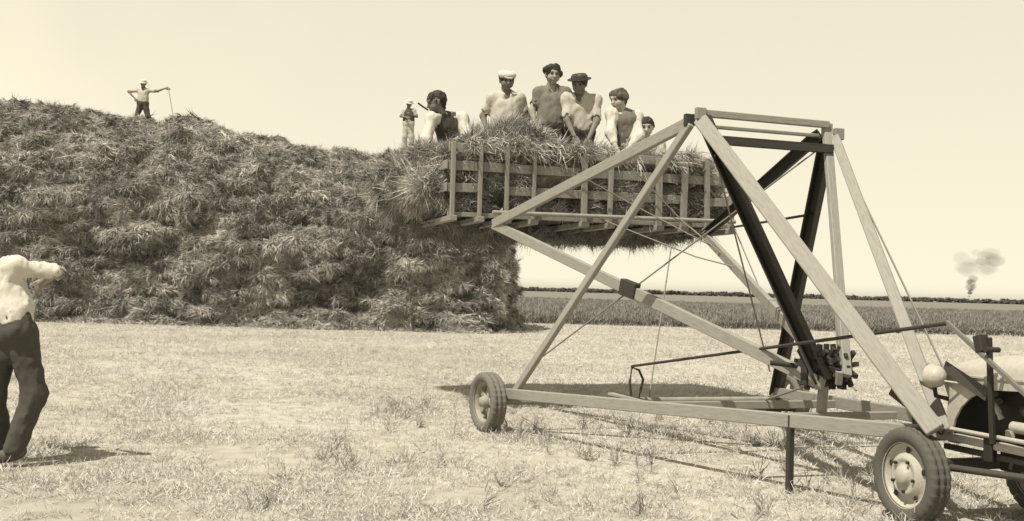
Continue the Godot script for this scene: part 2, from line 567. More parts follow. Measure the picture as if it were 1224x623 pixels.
# a closed lumpy grid surface from a function (i in 0..1 round, j in 0..1 up); returns mesh, points and normals
func shell(nu: int, nv: int, fn: Callable, amp1: float, f1: float, amp2: float, f2: float) -> Dictionary:
	var ps := PackedVector3Array()
	for j in nv + 1:
		for i in nu:
			ps.append(fn.call(float(i) / nu, float(j) / nv))
	for pass_ in 2:
		var ns := normals(ps, nu, nv)
		if pass_ == 1: break
		for q in ps.size():
			var p := ps[q]
			var e := nz.get_noise_3d(p.x * f1, p.y * f1 * 1.4, p.z * f1) * amp1 + nz.get_noise_3d(p.x * f2 * 0.6 + 900.0, p.y * f2 * 1.8, p.z * f2) * amp2
			ps[q] = p + ns[q] * e
	var ns2 := normals(ps, nu, nv)
	var idx := PackedInt32Array()
	for j in nv:
		for i in nu:
			var a := j * nu + i
			var b := j * nu + (i + 1) % nu
			idx.append_array(PackedInt32Array([a, b + nu, b, a, a + nu, b + nu]))
	var arr := []
	arr.resize(Mesh.ARRAY_MAX)
	arr[Mesh.ARRAY_VERTEX] = ps
	arr[Mesh.ARRAY_NORMAL] = ns2
	arr[Mesh.ARRAY_INDEX] = idx
	var m := ArrayMesh.new()
	m.add_surface_from_arrays(Mesh.PRIMITIVE_TRIANGLES, arr)
	return {"mesh": m, "p": ps, "n": ns2, "nu": nu, "nv": nv}

func normals(ps: PackedVector3Array, nu: int, nv: int) -> PackedVector3Array:
	var ns := PackedVector3Array()
	ns.resize(ps.size())
	for j in nv + 1:
		for i in nu:
			var u := ps[j * nu + (i + 1) % nu] - ps[j * nu + (i + nu - 1) % nu]
			var v := ps[mini(j + 1, nv) * nu + i] - ps[maxi(j - 1, 0) * nu + i]
			var n := u.cross(v)
			ns[j * nu + i] = n.normalized() if n.length() > 1e-9 else Vector3.UP
	return ns

var ridge := [[-26.0, 7.0], [-17.6, 7.3], [-15.9, 7.2], [-14.7, 6.95], [-12.7, 6.75], [-11.3, 6.82], [-9.9, 6.5], [-8.4, 6.08], [-6.7, 5.78], [-5.3, 5.7], [-3.9, 6.0], [-2.8, 6.0], [-1.5, 5.8], [1.0, 5.4]]
func ridge_at(x: float) -> float:
	for i in ridge.size() - 1:
		if x <= ridge[i + 1][0]:
			return lerpf(ridge[i][1], ridge[i + 1][1], smoothstep(0.0, 1.0, clampf((x - ridge[i][0]) / (ridge[i + 1][0] - ridge[i][0]), 0.0, 1.0)))
	return 5.4

func stack_point(a: float, k: float) -> Vector3:
	# rounded rectangle in plan, medial line at z = -37.3
	var X0 := -27.0
	var X1 := -0.15
	var hz := 4.1
	# rounded rectangle walked at even speed: front, right end, back, left end
	var rr := 2.2
	var lx := X1 - X0 - 2.0 * rr
	var lz := 2.0 * (hz - rr)
	var arc := PI * 0.5 * rr
	var w := a * (2.0 * lx + 2.0 * lz + 4.0 * arc)
	var c := Vector3(X0 + rr, 0, -37.3 + hz - rr)
	var o := Vector3.ZERO
	var head := Vector3.RIGHT
	for side in 4:
		var l := lx if side % 2 == 0 else lz
		var outw := Vector3(-head.z, 0, head.x)
		if w <= l:
			o = c + head * w + outw * rr
			break
		c += head * l
		w -= l
		if w <= arc or side == 3:
			o = c + outw.rotated(Vector3.UP, minf(w / rr, PI * 0.5)) * rr
			break
		w -= arc
		head = head.rotated(Vector3.UP, PI * 0.5)
	var md := Vector3(clampf(o.x, X0 + 3.5, X1 - 3.2), 0, -37.3)
	var ks := [0.0, 0.06, 0.14, 0.3, 0.45, 0.58, 0.72, 0.86, 1.0]
	var ins := [-0.07, -0.01, 0.035, 0.02, -0.01, 0.05, 0.22, 0.52, 1.0]
	var hp := [0.0, 0.035, 0.12, 0.32, 0.5, 0.64, 0.8, 0.925, 1.0]
	var m := 1.0
	var h := 1.0
	for i in 8:
		if k <= ks[i + 1]:
			var t: float = (k - ks[i]) / (ks[i + 1] - ks[i])
			m = lerpf(ins[i], ins[i + 1], t)
			h = lerpf(hp[i], hp[i + 1], t)
			break
	var p := o.lerp(md, m)
	p.y = h * ridge_at(p.x) - (0.15 if k == 0.0 else 0.0)
	return p

func heap_point(a: float, k: float) -> Vector3:
	# hay in the rack, in the stacker's own axes: x across, z towards the tractor
	var th := PI * (k - 0.5)
	var an := TAU * a
	var e := 0.38
	var cy := signf(sin(th)) * pow(absf(sin(th)), 0.55)
	var cr := pow(maxf(cos(th), 0.0), 0.45)
	var x := signf(cos(an)) * pow(absf(cos(an)), e) * cr
	var z := -signf(sin(an)) * pow(absf(sin(an)), e) * cr
	var u := x * 1.86
	var v := -2.78 + z * 1.3
	if x < 0.0: u += x * 0.3 * (1.0 - absf(cy))
	var top := 0.33 + 0.24 * exp(-pow((u + 0.75) / 0.6, 2.0)) + 0.05 * sin(u * 5.0) - 0.03 * u
	var bot := -0.44
	var y := 2.68 + (top * cy if cy > 0.0 else -bot * cy)
	return Vector3(u, y, v)

# ------------------------------------------------------------------ wheels
func wheel(called: String, r: float, w: float, side: float, spoked: bool, parent: Node, at: Vector3, M: Dictionary) -> Node3D:
	var o := Node3D.new()
	o.name = called
	parent.add_child(o, true)
	o.position = at
	var rr := r * 0.66
	var pf := [Vector2(rr, -w * 0.3), Vector2(rr + 0.012, -w * 0.42), Vector2(r * 0.84, -w * 0.5), Vector2(r * 0.95, -w * 0.44), Vector2(r * 0.985, -w * 0.36), Vector2(r * 0.992, -w * 0.22), Vector2(r * 0.968, -w * 0.2), Vector2(r * 0.97, -w * 0.1), Vector2(r, -w * 0.08), Vector2(r, w * 0.08), Vector2(r * 0.97, w * 0.1), Vector2(r * 0.968, w * 0.2), Vector2(r * 0.992, w * 0.22), Vector2(r * 0.985, w * 0.36), Vector2(r * 0.95, w * 0.44), Vector2(r * 0.84, w * 0.5), Vector2(rr + 0.012, w * 0.42), Vector2(rr, w * 0.3)]
	mi("tyre", lathe(pf, 96, Transform3D(), r * 0.9, 0.008), M.rubber, o)
	var rim := [Vector2(rr + 0.004, -w * 0.36), Vector2(rr + 0.014, -w * 0.4), Vector2(rr + 0.006, -w * 0.3), Vector2(rr - 0.02, -w * 0.2), Vector2(rr - 0.022, w * 0.2), Vector2(rr + 0.006, w * 0.3), Vector2(rr + 0.014, w * 0.4), Vector2(rr + 0.004, w * 0.36)]
	mi("rim", lathe(rim, 40), M.rim, o)
	var sx := side * w * 0.5
	if spoked:
		for i in 5:
			var an := TAU * i / 5.0 + 0.3
			var d := Vector3(0, cos(an), sin(an))
			mi("spoke", board(d * 0.05, d * (rr - 0.01), 0.025, 0.06, d.cross(Vector3.RIGHT)), M.rim, o)
		mi("hub", lathe([Vector2(0.001, -0.08), Vector2(0.045, -0.08), Vector2(0.06, -0.03), Vector2(0.062, 0.03), Vector2(0.045, 0.08), Vector2(0.001, 0.08)], 20), M.rim, o)
	else:
		var disc := [Vector2(rr - 0.015, sx * 0.35), Vector2(rr - 0.03, sx * 0.2), Vector2(rr * 0.72, sx * 0.35), Vector2(rr * 0.6, sx * 0.75), Vector2(rr * 0.5, sx * 0.8), Vector2(rr * 0.45, sx * 0.7), Vector2(0.06, sx * 0.72), Vector2(0.056, sx * 1.05), Vector2(0.04, sx * 1.2), Vector2(0.001, sx * 1.22)]
		mi("disc", lathe(disc, 40), M.rim, o)
		for i in 5:
			var an := TAU * i / 5.0 + 0.5
			var d := Vector3(0, cos(an), sin(an)) * rr * 0.5
			mi("lug_nut", tube([d + Vector3(sx * 0.7, 0, 0), d + Vector3(sx * 0.98, 0, 0)], 0.011, 6), M.iron, o)
		for i in 5:
			var an := TAU * i / 5.0 + 0.05
			var d := Vector3(sx * 0.42, cos(an) * rr * 0.8, sin(an) * rr * 0.8)
			mi("hand_hole", lathe([Vector2(0.001, sx * 0.02), Vector2(0.018, sx * 0.02), Vector2(0.02, 0.0)], 12, Transform3D(Basis(), d)), M.iron, o)
	return o

func part_group(called: String, parent: Node) -> Node3D:
	var o := Node3D.new()
	o.name = called
	parent.add_child(o, true)
	return o

# ------------------------------------------------------------------ scene
func _ready() -> void:
	# camera: 1.4 m up, lens of 1300 px on a 1224 px wide print, tipped up 1.48 and rolled 1.58 degrees
	var cam := Camera3D.new()
	cam.name = "camera"
	cam.fov = 26.95
	cam.near = 0.1
	cam.far = 4000.0
	add_child(cam)
	cam.position = Vector3(0, 1.4, 0)
	cam.rotation = Vector3(atan(33.5 / 1300.0), 0, 0)
	cam.rotate_object_local(Vector3.BACK, deg_to_rad(1.575))
	cam.current = true
	# sky
	var env := Environment.new()
	env.background_mode = Environment.BG_SKY
	env.tonemap_mode = Environment.TONE_MAPPER_LINEAR
	env.tonemap_exposure = 1.6
	env.sdfgi_enabled = true
	env.ssao_enabled = true
	env.ssil_enabled = true
	env.volumetric_fog_enabled = true
	env.volumetric_fog_density = 0.0
	var sky := Sky.new()
	var sm := ProceduralSkyMaterial.new()
	sm.sky_horizon_color = lin(0.635, 0.587, 0.452)
	sm.sky_top_color = lin(0.07, 0.064, 0.048)
	sm.sky_curve = 1.0
	sm.ground_horizon_color = lin(0.31, 0.28, 0.2)
	sm.ground_bottom_color = lin(0.2, 0.18, 0.13)
	# thin summer cloud, all round the sky
	var cn := FastNoiseLite.new()
	cn.seed = 3
	cn.frequency = 0.012
	cn.fractal_octaves = 5
	var ci := cn.get_seamless_image(512, 256)
	ci.convert(Image.FORMAT_RGBA8)
	for y in 256:
		for x in 512:
			var v := smoothstep(0.35, 0.85, ci.get_pixel(x, y).r)
			ci.set_pixel(x, y, Color(v, v * 0.97, v * 0.9, v))
	sm.sky_cover = ImageTexture.create_from_image(ci)
	sm.sky_cover_modulate = Color(0.42, 0.4, 0.36, 0.5)
	sky.sky_material = sm
	env.sky = sky
	var we := WorldEnvironment.new()
	we.name = "environment"
	we.environment = env
	add_child(we)
	# sun: high, from the left and behind the camera
	var sun := DirectionalLight3D.new()
	sun.name = "sun"
	sun.light_energy = 1.2
	sun.light_color = lin(1.0, 0.94, 0.80)
	sun.light_angular_distance = 0.5
	sun.shadow_enabled = true
	add_child(sun)
	sun.look_at_from_position(Vector3.ZERO, -Vector3(-0.36, 1.0, 0.42), Vector3.UP)

	nz.seed = 11
	nz.frequency = 0.01
	nz.fractal_octaves = 3
	build_land()
	build_stack()
	build_stacker()
	build_tractor()
	build_people()
	build_far()

# ------------------------------------------------------------------ ground and fields
func build_land() -> void:
	var gm := mat(lin(0.42, 0.404, 0.372), 0.95)
	gm.albedo_texture = noise_tex(512, 0.03, 0.62, 1.25, 5, 1, 5)
	gm.uv1_triplanar = true
	gm.uv1_world_triplanar = true
	gm.uv1_scale = Vector3.ONE * 0.21
	gm.detail_enabled = true
	gm.detail_blend_mode = BaseMaterial3D.BLEND_MODE_MUL
	gm.detail_uv_layer = BaseMaterial3D.DETAIL_UV_2
	gm.detail_albedo = noise_tex(256, 0.012, 0.72, 1.15, 8, 1, 4)
	gm.uv2_triplanar = true
	gm.uv2_world_triplanar = true
	gm.uv2_scale = Vector3.ONE * 0.045
	var pl := PlaneMesh.new()
	pl.size = Vector2(5000, 3200)
	var g := mi("ground", pl, gm, self)
	g.position.z = -1400
	g.set_meta("kind", "structure")
	# mown stubble
	var tufts := [tuft(10, 0.05, 0.004, 2.2, 21, 0.5), tuft(12, 0.09, 0.0045, 6.0, 22, 0.7), tuft(10, 0.07, 0.004, 4.0, 23, 0.5)]
	var root := Node3D.new()
	root.name = "stubble"
	add_child(root)
	tag(root, "pale mown stubble and loose straw covering the ground", "stubble", "", "stuff")
	for k in 3:
		rng.seed = 100 + k
		var xf := []
		var col := []
		for i in 60000:
			var d := 3.5 + 42.0 * pow(rng.randf(), 1.7)
			var x := rng.randf_range(-1, 1) * (d * 0.55 + 2.5)
			var e := nz.get_noise_2d(x * 60.0, d * 60.0)
			if rng.randf() > 0.6 + e * 0.9: continue
			xf.append(aim(Vector3(rng.randfn() * 0.5, 1, rng.randfn() * 0.5), Vector3(x, 0.0, -d), rng.randf_range(0.5, 1.0) * (1.0 + 0.5 * maxf(e, 0.0)) * (1.0 + d * 0.02)))
			col.append(straw(rng.randf_range(0.36, 0.64)))
		strew("straw", tufts[k], xf, col, hay_mat(0.0), root)
	# raked wisps of hay near the machine
	var lm := tuft(26, 0.22, 0.007, 3.0, 27, 0.9)
	rng.seed = 140
	var hx := []
	var hc := []
	for i in 900:
		var p := C0 + Vector3(rng.randf_range(-3, 5), 0.02, rng.randf_range(-2.5, 5.0))
		if nz.get_noise_2d(p.x * 130.0, p.z * 60.0) < 0.02: continue
		hx.append(aim(Vector3(rng.randfn(), 0.5, rng.randfn()), p, rng.randf_range(0.4, 1.0)))
		hc.append(straw(rng.randf_range(0.2, 0.45)))
	strew("loose_hay", lm, hx, hc, hay_mat(0.08), root)
	# standing crop beyond the stubble
	var fm := mat(lin(0.19, 0.183, 0.167), 0.95, noise_tex(256, 0.04, 0.5, 1.4, 9, 1, 4), 0.3)
	fm.uv1_world_triplanar = true
	var st := SurfaceTool.new()
	st.begin(Mesh.PRIMITIVE_TRIANGLES)
	box_at(st, Transform3D(Basis(), Vector3(0, 0.12, -45.4 - 400.0)), Vector3(1600, 0.26, 800))
	var f := mi("field", st.commit(), fm, self)
	f.set_meta("kind", "structure")
	var crop := [tuft(22, 0.75, 0.05, 0.7, 31, 0.45), tuft(20, 0.62, 0.06, 0.9, 32, 0.6)]
	var cr := Node3D.new()
	cr.name = "crop_plants"
	add_child(cr)
	tag(cr, "dark leafy crop standing in the field beyond the stubble", "crop", "", "stuff")
	for k in 2:
		rng.seed = 150 + k
		var xf := []
		var col := []
		for i in 26000:
			var d := 44.6 + 95.0 * pow(rng.randf(), 1.8)
			var x := rng.randf_range(-0.62, 0.62) * d
			if x < -0.08 * d - 4.0 and d < 60: continue
			xf.append(aim(Vector3(rng.randfn() * 0.18, 1, rng.randfn() * 0.18), Vector3(x, 0.03 if d < 46 else 0.14, -d + 0.12 * nz.get_noise_1d(x * 40.0)), rng.randf_range(0.42, 0.78)))
			col.append(straw(rng.randf_range(0.15, 0.31)))
		strew("leaves", crop[k], xf, col, hay_mat(0.05), cr)

# ------------------------------------------------------------------ the stack
func build_stack() -> void:
	var o := thing("haystack", "huge long haystack with a sagging ridge and steep shaggy right end", "haystack", Vector3.ZERO)
	var sh := shell(600, 150, stack_point, 0.55, 38.0, 0.42, 120.0)
	mi("mound", sh.mesh, mat(lin(0.16, 0.15, 0.128), 0.95, noise_tex(256, 0.05, 0.5, 1.5, 14, 1, 4), 0.8), o)
	var ts := [tuft(12, 0.42, 0.02, 0.55, 41, 0.4), tuft(12, 0.3, 0.02, 1.0, 42, 0.6), tuft(10, 0.6, 0.022, 0.35, 43, 0.35)]
	var ps: PackedVector3Array = sh.p
	var ns: PackedVector3Array = sh.n
	for k in 3:
		rng.seed = 200 + k
		var xf := []
		var col := []
		for i in 85000:
			var q := rng.randi() % ps.size()
			var p := ps[q]
			var n := ns[q]
			if p.z < -38.6 or p.x < -22.0: continue
			var lump := nz.get_noise_3d(p.x * 60.0 + 300.0, p.y * 80.0, p.z * 60.0)
			var dn := Vector3.DOWN - n * n.dot(Vector3.DOWN)
			dn = dn.normalized() if dn.length() > 0.15 else Vector3(rng.randfn(), 0, rng.randfn()).normalized()
			var ang := nz.get_noise_3d(p.x * 110.0, p.y * 110.0 + 500.0, p.z * 110.0) * 3.2 + rng.randfn() * 0.8
			var d := dn * cos(ang) + n.cross(dn) * sin(ang) + n * rng.randf_range(0.0, 0.4)
			var at := p - n * 0.04 + Vector3(rng.randf_range(-0.06, 0.06), rng.randf_range(-0.06, 0.06), 0)
			at.y = maxf(at.y, 0.04)
			xf.append(aim(d, at, rng.randf_range(0.5, 1.05)))
			col.append(straw(clampf(0.36 + lump * 0.36 + rng.randf_range(-0.13, 0.15), 0.1, 0.66)))
		strew("hay", ts[k], xf, col, hay_mat(0.0), o)

# ------------------------------------------------------------------ the stacker
func build_stacker() -> void:
	var woodtex := noise_tex(256, 0.03, 0.72, 1.2, 51, 1, 5)
	var grain := noise_tex(256, 0.07, 0.78, 1.18, 52, 6, 5)
	var M := {
		"wood": mat(lin(0.27, 0.262, 0.244), 0.8),
		"near_black": mat(lin(0.05, 0.048, 0.045), 0.75),  # one near-black tone for some frame members and the added floor boards
		"grey": mat(lin(0.25, 0.243, 0.226), 0.8),
		"board": mat(lin(0.24, 0.232, 0.215), 0.85),
		"iron": mat(lin(0.045, 0.042, 0.038), 0.6, woodtex, 4.0),
		"rope": mat(lin(0.2, 0.19, 0.165), 0.9),
		"rubber": mat(lin(0.16, 0.155, 0.143), 0.9, woodtex, 5.0),
		"rim": mat(lin(0.3, 0.285, 0.25), 0.6, woodtex, 4.0),
	}
	for k in ["wood", "near_black", "grey", "board"]: M[k].albedo_texture = grain
	var o := thing("hay_stacker", "tall timber hay stacker frame on two wheels holding its slatted rack aloft", "hay stacker", C0, TURN)
	var A1 := Vector3(-0.64, 2.84, 2.1)
	var A2 := Vector3(0.64, 2.84, 2.1)
	var P1 := Vector3(-0.04, 0.74, 3.09)
	var P2 := Vector3(0.1, 0.78, 3.1)
	var R1 := Vector3(-1.31, 2.1, -1.2)
	var R2 := Vector3(1.31, 2.08, -1.2)
	var X := Vector3.RIGHT
	# wheels and axle
	wheel("wheel", 0.29, 0.165, -1.0, true, o, Vector3(-1.71, 0.29, 0), M).rotation.y = 0.14
	wheel("wheel", 0.29, 0.165, 1.0, true, o, Vector3(1.71, 0.29, 0), M)
	mi("axle", tube([Vector3(-1.78, 0.29, 0), Vector3(1.78, 0.29, 0)], 0.032, 10), M.wood, o)
	# ground beams to the tractor
	mi("side_beam", board(Vector3(-1.52, 0.37, 0.02), Vector3(-0.27, 0.56, 4.46), 0.06, 0.1), M.wood, o)
	mi("side_beam", board(Vector3(1.52, 0.37, 0.02), Vector3(0.42, 0.56, 4.3), 0.06, 0.105), M.wood, o)
	mi("cross_beam", board(Vector3(-1.0, 0.43, 1.7), Vector3(1.08, 0.43, 1.7), 0.05, 0.07), M.grey, o)
	# tower legs
	mi("tower_leg", board(A1 + Vector3(-0.05, -0.03, 0), Vector3(-1.47, 0.36, 0.06), 0.08, 0.05, X), M.wood, o)
	mi("tower_leg", channel(A2 + Vector3(0.02, -0.06, -0.02), Vector3(1.5, 0.33, 0.05), 0.12, 0.08, Vector3(0.9, 0, -0.5)), M.near_black, o)
	mi("tower_leg", board(A1 + Vector3(0.02, 0.0, 0.04), Vector3(-0.33, 0.6, 4.66), 0.12, 0.05, Vector3(-0.6, 0.5, 0.3)), M.wood, o)
	mi("tower_leg", board(A2 + Vector3(0.06, -0.05, 0.03), Vector3(-0.17, 0.58, 4.56), 0.08, 0.05, Vector3(-0.6, 0.5, 0.3)), M.wood, o)
	# head bars between the two apexes
	mi("head_bar", board(A1 + Vector3(0.02, 0.06, 0.02), A2 + Vector3(0, 0.055, 0.02), 0.05, 0.06), M.wood, o)
	mi("head_bar", board(A1 + Vector3(0.06, -0.03, -0.08), A2 + Vector3(0.02, -0.03, -0.08), 0.035, 0.03), M.grey, o)
	mi("head_bar", channel(A1 + Vector3(0.1, -0.17, 0.12), A2 + Vector3(-0.03, -0.17, 0.12), 0.06, 0.07, Vector3(0, 1, 0)), M.near_black, o)
	for a in [A1 + Vector3(-0.05, 0.0, -0.02), A1 + Vector3(0.02, 0.05, 0.04), A2 + Vector3(0.0, 0.02, 0.0), A2 + Vector3(0.1, -0.02, 0.03)]:
		mi("joint_plate", board(a + Vector3(0, -0.05, 0), a + Vector3(0, 0.05, 0), 0.05, 0.09), M.iron if a.x < -0.65 else M.grey, o)
	# lifting boom: arms, struts, masts
	mi("boom_arm", board(P1, R1, 0.05, 0.105), M.wood, o)
	mi("boom_arm", board(P2, R2, 0.05, 0.11), M.wood, o)
	mi("boom_strut", board(A1 + Vector3(-0.04, -0.02, -0.06), R1, 0.05, 0.1), M.wood, o)
	mi("boom_strut", channel(A2 + Vector3(-0.06, -0.04, -0.06), R2 + Vector3(0, 0.02, 0), 0.11, 0.09, Vector3(0.8, 0.5, 0)), M.near_black, o)
	mi("boom_mast", channel(A1 + Vector3(0.06, 0.02, 0.02), P1 + Vector3(0, 0.02, 0), 0.11, 0.08, Vector3(0.9, 0, -0.45)), M.near_black, o)
	mi("boom_mast", board(A2 + Vector3(0.0, 0.0, 0.0), P2 + Vector3(0.06, 0.02, 0), 0.05, 0.075, Vector3(1, 0, 0)), M.wood, o)
	var jn := P1.lerp(R1, 0.5)
	mi("splice_plate", board(jn + Vector3(0.03, -0.02, 0.12), jn + Vector3(-0.03, 0.03, -0.08), 0.075, 0.15), M.iron, o)
	# hoist drum at the boom's foot
	var dr := part_group("hoist_drum", o)
	dr.position = Vector3(0.1, 0.86, 2.92)
	mi("barrel", lathe([Vector2(0.001, -0.15), Vector2(0.105, -0.17), Vector2(0.105, 0.17), Vector2(0.001, 0.15)], 18), M.iron, dr)
	for x in [-0.16, -0.08, 0.0, 0.08, 0.16]:
		var stt := SurfaceTool.new()
		stt.begin(Mesh.PRIMITIVE_TRIANGLES)
		for i in 11:
			var an: float = TAU * i / 11.0 + x * 5.0
			var d := Vector3(0, cos(an), sin(an))
			box_at(stt, frame_of(Vector3(x, 0, 0) + d * 0.08, Vector3(x, 0, 0) + d * 0.175, X), Vector3(0.035, 0.03, 0.1))
		mi("sprocket", stt.commit(), M.iron, dr)
	mi("bearing", board(Vector3(-0.22, -0.04, 0), Vector3(-0.16, -0.04, 0), 0.12, 0.2), M.iron, dr)
	mi("bearing", board(Vector3(0.16, -0.04, 0), Vector3(0.2, -0.04, 0), 0.12, 0.2), M.iron, dr)
	mi("crank", tube([Vector3(-0.2, 0.0, -0.05), Vector3(-0.42, 0.02, -0.12)], 0.022, 6), M.iron, dr)
	mi("drum_stand", board(Vector3(0.06, 0.43, 2.92), Vector3(0.06, 0.72, 2.95), 0.05, 0.08), M.wood, o)
	mi("cross_beam", board(Vector3(-0.68, 0.48, 2.95), Vector3(0.76, 0.48, 2.95), 0.05, 0.06), M.grey, o)
	# trip rod and its loop on the axle
	mi("trip_rod", tube([Vector3(-0.17, 0.64, 0.0), Vector3(-0.28, 1.26, 4.69)], 0.014, 6), M.iron, o)
	mi("trip_loop", tube([Vector3(-0.18, 0.3, 0.03), Vector3(-0.2, 0.48, 0.02), Vector3(-0.17, 0.63, 0.0), Vector3(-0.09, 0.6, 0.0), Vector3(-0.03, 0.5, -0.02), Vector3(-0.06, 0.38, -0.02), Vector3(-0.1, 0.3, 0.02)], 0.013, 6), M.iron, o)
	mi("lower_rod", tube([Vector3(0.35, 0.47, 1.68), Vector3(-0.05, 0.74, 3.0)], 0.01, 6), M.rope, o)
	# stake and small fittings
	mi("stake", board(Vector3(-0.56, 0.0, 3.45), Vector3(-0.56, 0.56, 3.45), 0.04, 0.05), M.iron, o)
	mi("clamp", board(Vector3(0.62, 0.42, 3.4), Vector3(0.62, 0.55, 3.4), 0.12, 0.1), M.iron, o)
	mi("foot_bar", board(Vector3(0.05, 0.36, 1.3), Vector3(0.75, 0.36, 1.55), 0.03, 0.025), M.iron, o)
	for u in [0.3, 0.5]: mi("foot_block", board(Vector3(u, 0.36, 1.3 + u * 0.33), Vector3(u + 0.12, 0.36, 1.34 + u * 0.33), 0.07, 0.09), M.iron, o)
	mi("brace_bar", board(Vector3(-0.32, 0.8, 4.22), Vector3(-0.22, 0.58, 4.6), 0.02, 0.05), M.iron, o)
	mi("skid_board", board(Vector3(-0.35, 0.35, -0.1), Vector3(-0.05, 0.3, 0.9), 0.1, 0.03), M.wood, o)
	# cables and guy rods
	for cb in [[Vector3(-1.31, 0.67, 0.15), A2 + Vector3(0, -0.1, 0)], [Vector3(1.36, 0.6, 0.15), A1 + Vector3(0.1, -0.3, 0.15)], [Vector3(0.87, 1.97, -1.2), Vector3(0.03, 0.3, 0.0)], [Vector3(-0.82, 2.97, -1.34), Vector3(0.35, 2.42, -1.26), P2.lerp(R2, 0.86)], [Vector3(0.35, 2.9, -1.36), Vector3(1.0, 2.25, -1.22), P2.lerp(R2, 0.8)], [Vector3(1.75, 2.2, -1.3), Vector3(1.5, 1.35, -0.2), Vector3(0.92, 0.6, 2.2)], [Vector3(0.02, 2.2, -1.2), Vector3(0.75, 1.8, -0.4), P2.lerp(R2, 0.7)], [A2 + Vector3(0.1, -0.1, 0), Vector3(0.36, 0.55, 4.2)], [A2 + Vector3(0.04, -0.3, 0), P2 + Vector3(0.05, 0.1, -0.1)]]:
		var pts := []
		for s in cb.size() - 1:
			for i in 5: pts.append(cb[s].lerp(cb[s + 1], i / 5.0))
		pts.append(cb[-1])
		mi("cable", tube(pts, 0.008, 5), M.rope, o)
	mi("guy_rod", tube([Vector3(1.7, 2.2, -1.3), Vector3(0.88, 2.16, 1.55)], 0.014, 6), M.iron, o)
	# the rack: posts and boards to the tractor side, side frames, floor teeth
	var rk := part_group("rack", o)
	var vr := -1.42
	var post_u := [-1.74, -1.425, -1.11, -0.79, -0.17, 0.15, 0.78, 1.1, 1.42, 1.74]
	for i in post_u.size():
		var wd: float = [0.05, 0.045, 0.045, 0.04, 0.07, 0.055, 0.08, 0.08, 0.06, 0.07][i]
		var u: float = post_u[i]
		mi("post", board(Vector3(u, 2.16, vr + 0.05), Vector3(u + 0.015 * sin(i * 3.0), 3.0 + 0.02 * sin(i * 5.0), vr + 0.05), 0.045, wd, X), M.board, rk)
		mi("floor_tooth", board(Vector3(u, 2.155, vr + 0.12), Vector3(u, 2.13, vr - 2.3), 0.085, 0.06), M.board, rk)
	for i in 11:
		var u := -1.64 + 0.328 * i
		mi("added_floor_board", board(Vector3(u, 2.215, vr - 0.02), Vector3(u, 2.185, vr - 2.62 - 0.08 * sin(i * 2.3)), 0.3, 0.03), M.near_black, rk)  # boards added under the hay, coloured near-black to deepen the shade there
	for r in [[2.945, -1.78, 1.78, 0.1], [2.745, -1.78, 1.78, 0.105], [2.495, -1.78, -1.4, 0.1], [2.495, -1.12, 1.12, 0.1], [2.495, 1.4, 1.78, 0.1], [2.205, -1.78, 1.82, 0.05]]:
		mi("slat", board(Vector3(r[1], r[0], vr), Vector3(r[2], r[0] + 0.012, vr), 0.025, r[3]), M.board, rk)
	mi("lift_pipe", tube([Vector3(-1.3, 2.235, vr + 0.14), Vector3(1.75, 2.27, vr + 0.14)], 0.024, 8), M.wood, rk)
	mi("hanger", board(Vector3(-1.19, 2.28, -1.3), Vector3(-1.19, 2.02, -1.18), 0.02, 0.045), M.wood, rk)
	mi("brace", board(Vector3(-1.72, 2.46, vr - 0.04), Vector3(-1.2, 2.88, vr - 0.04), 0.02, 0.06, Vector3(0, 0, 1)), M.board, rk)
	mi("brace", board(Vector3(1.25, 2.9, vr - 0.04), Vector3(1.72, 2.4, vr - 0.04), 0.02, 0.06, Vector3(0, 0, 1)), M.board, rk)
	for s in [-1.0, 1.0]:
		for h in [2.5, 2.75]:
			mi("side_slat", board(Vector3(1.8 * s, h, vr + 0.02), Vector3(1.8 * s, h, vr - 2.2), 0.025, 0.1), M.board, rk)
		for d in [-1.1, -2.15]:
			mi("post", board(Vector3(1.77 * s, 2.16, vr + d), Vector3(1.77 * s, 2.9, vr + d), 0.035, 0.06, X), M.board, rk)
	# the hay riding in the rack
	var hl := thing("hay_load", "heap of loose hay spilling from the raised slatted rack", "hay", C0, TURN)
	var sh := shell(220, 90, heap_point, 0.16, 150.0, 0.07, 420.0)
	mi("heap", sh.mesh, mat(lin(0.12, 0.112, 0.096), 0.95, noise_tex(256, 0.06, 0.45, 1.5, 15, 1, 4), 1.6), hl)
	var ts := [tuft(12, 0.36, 0.011, 0.7, 61, 0.7), tuft(12, 0.26, 0.011, 1.4, 62, 1.0), tuft(9, 0.52, 0.012, 0.45, 63, 0.5)]
	var ps: PackedVector3Array = sh.p
	var ns: PackedVector3Array = sh.n
	for k in 3:
		rng.seed = 300 + k
		var xf := []
		var col := []
		for i in 14000:
			var q := rng.randi() % ps.size()
			var p := ps[q]
			var n := ns[q]
			var sc := rng.randf_range(0.45, 1.0)
			if n.y < -0.2 and absf(p.x) < 1.6 and p.z > -3.85: continue
			if n.z > 0.2 and n.y < 0.3 and p.y < 2.3: continue
			# straws lie matted along the surface, drooping at the sides
			var rnd := Vector3(rng.randfn(), rng.randfn(), rng.randfn())
			var d := (rnd - n * n.dot(rnd)).normalized() + n * rng.randf_range(-0.05, 0.4) + Vector3.DOWN * (0.55 if n.y < 0.6 else 0.0)
			if n.z > 0.6 and p.y > 2.2 and p.y < 2.95: sc *= 0.55
			xf.append(aim(d, p - n * 0.04, sc))
			var lump := nz.get_noise_3d(p.x * 150.0 + 300.0, p.y * 150.0, p.z * 150.0)
			col.append(straw(clampf(0.34 + lump * 0.4 + rng.randf_range(-0.15, 0.15), 0.08, 0.62)))
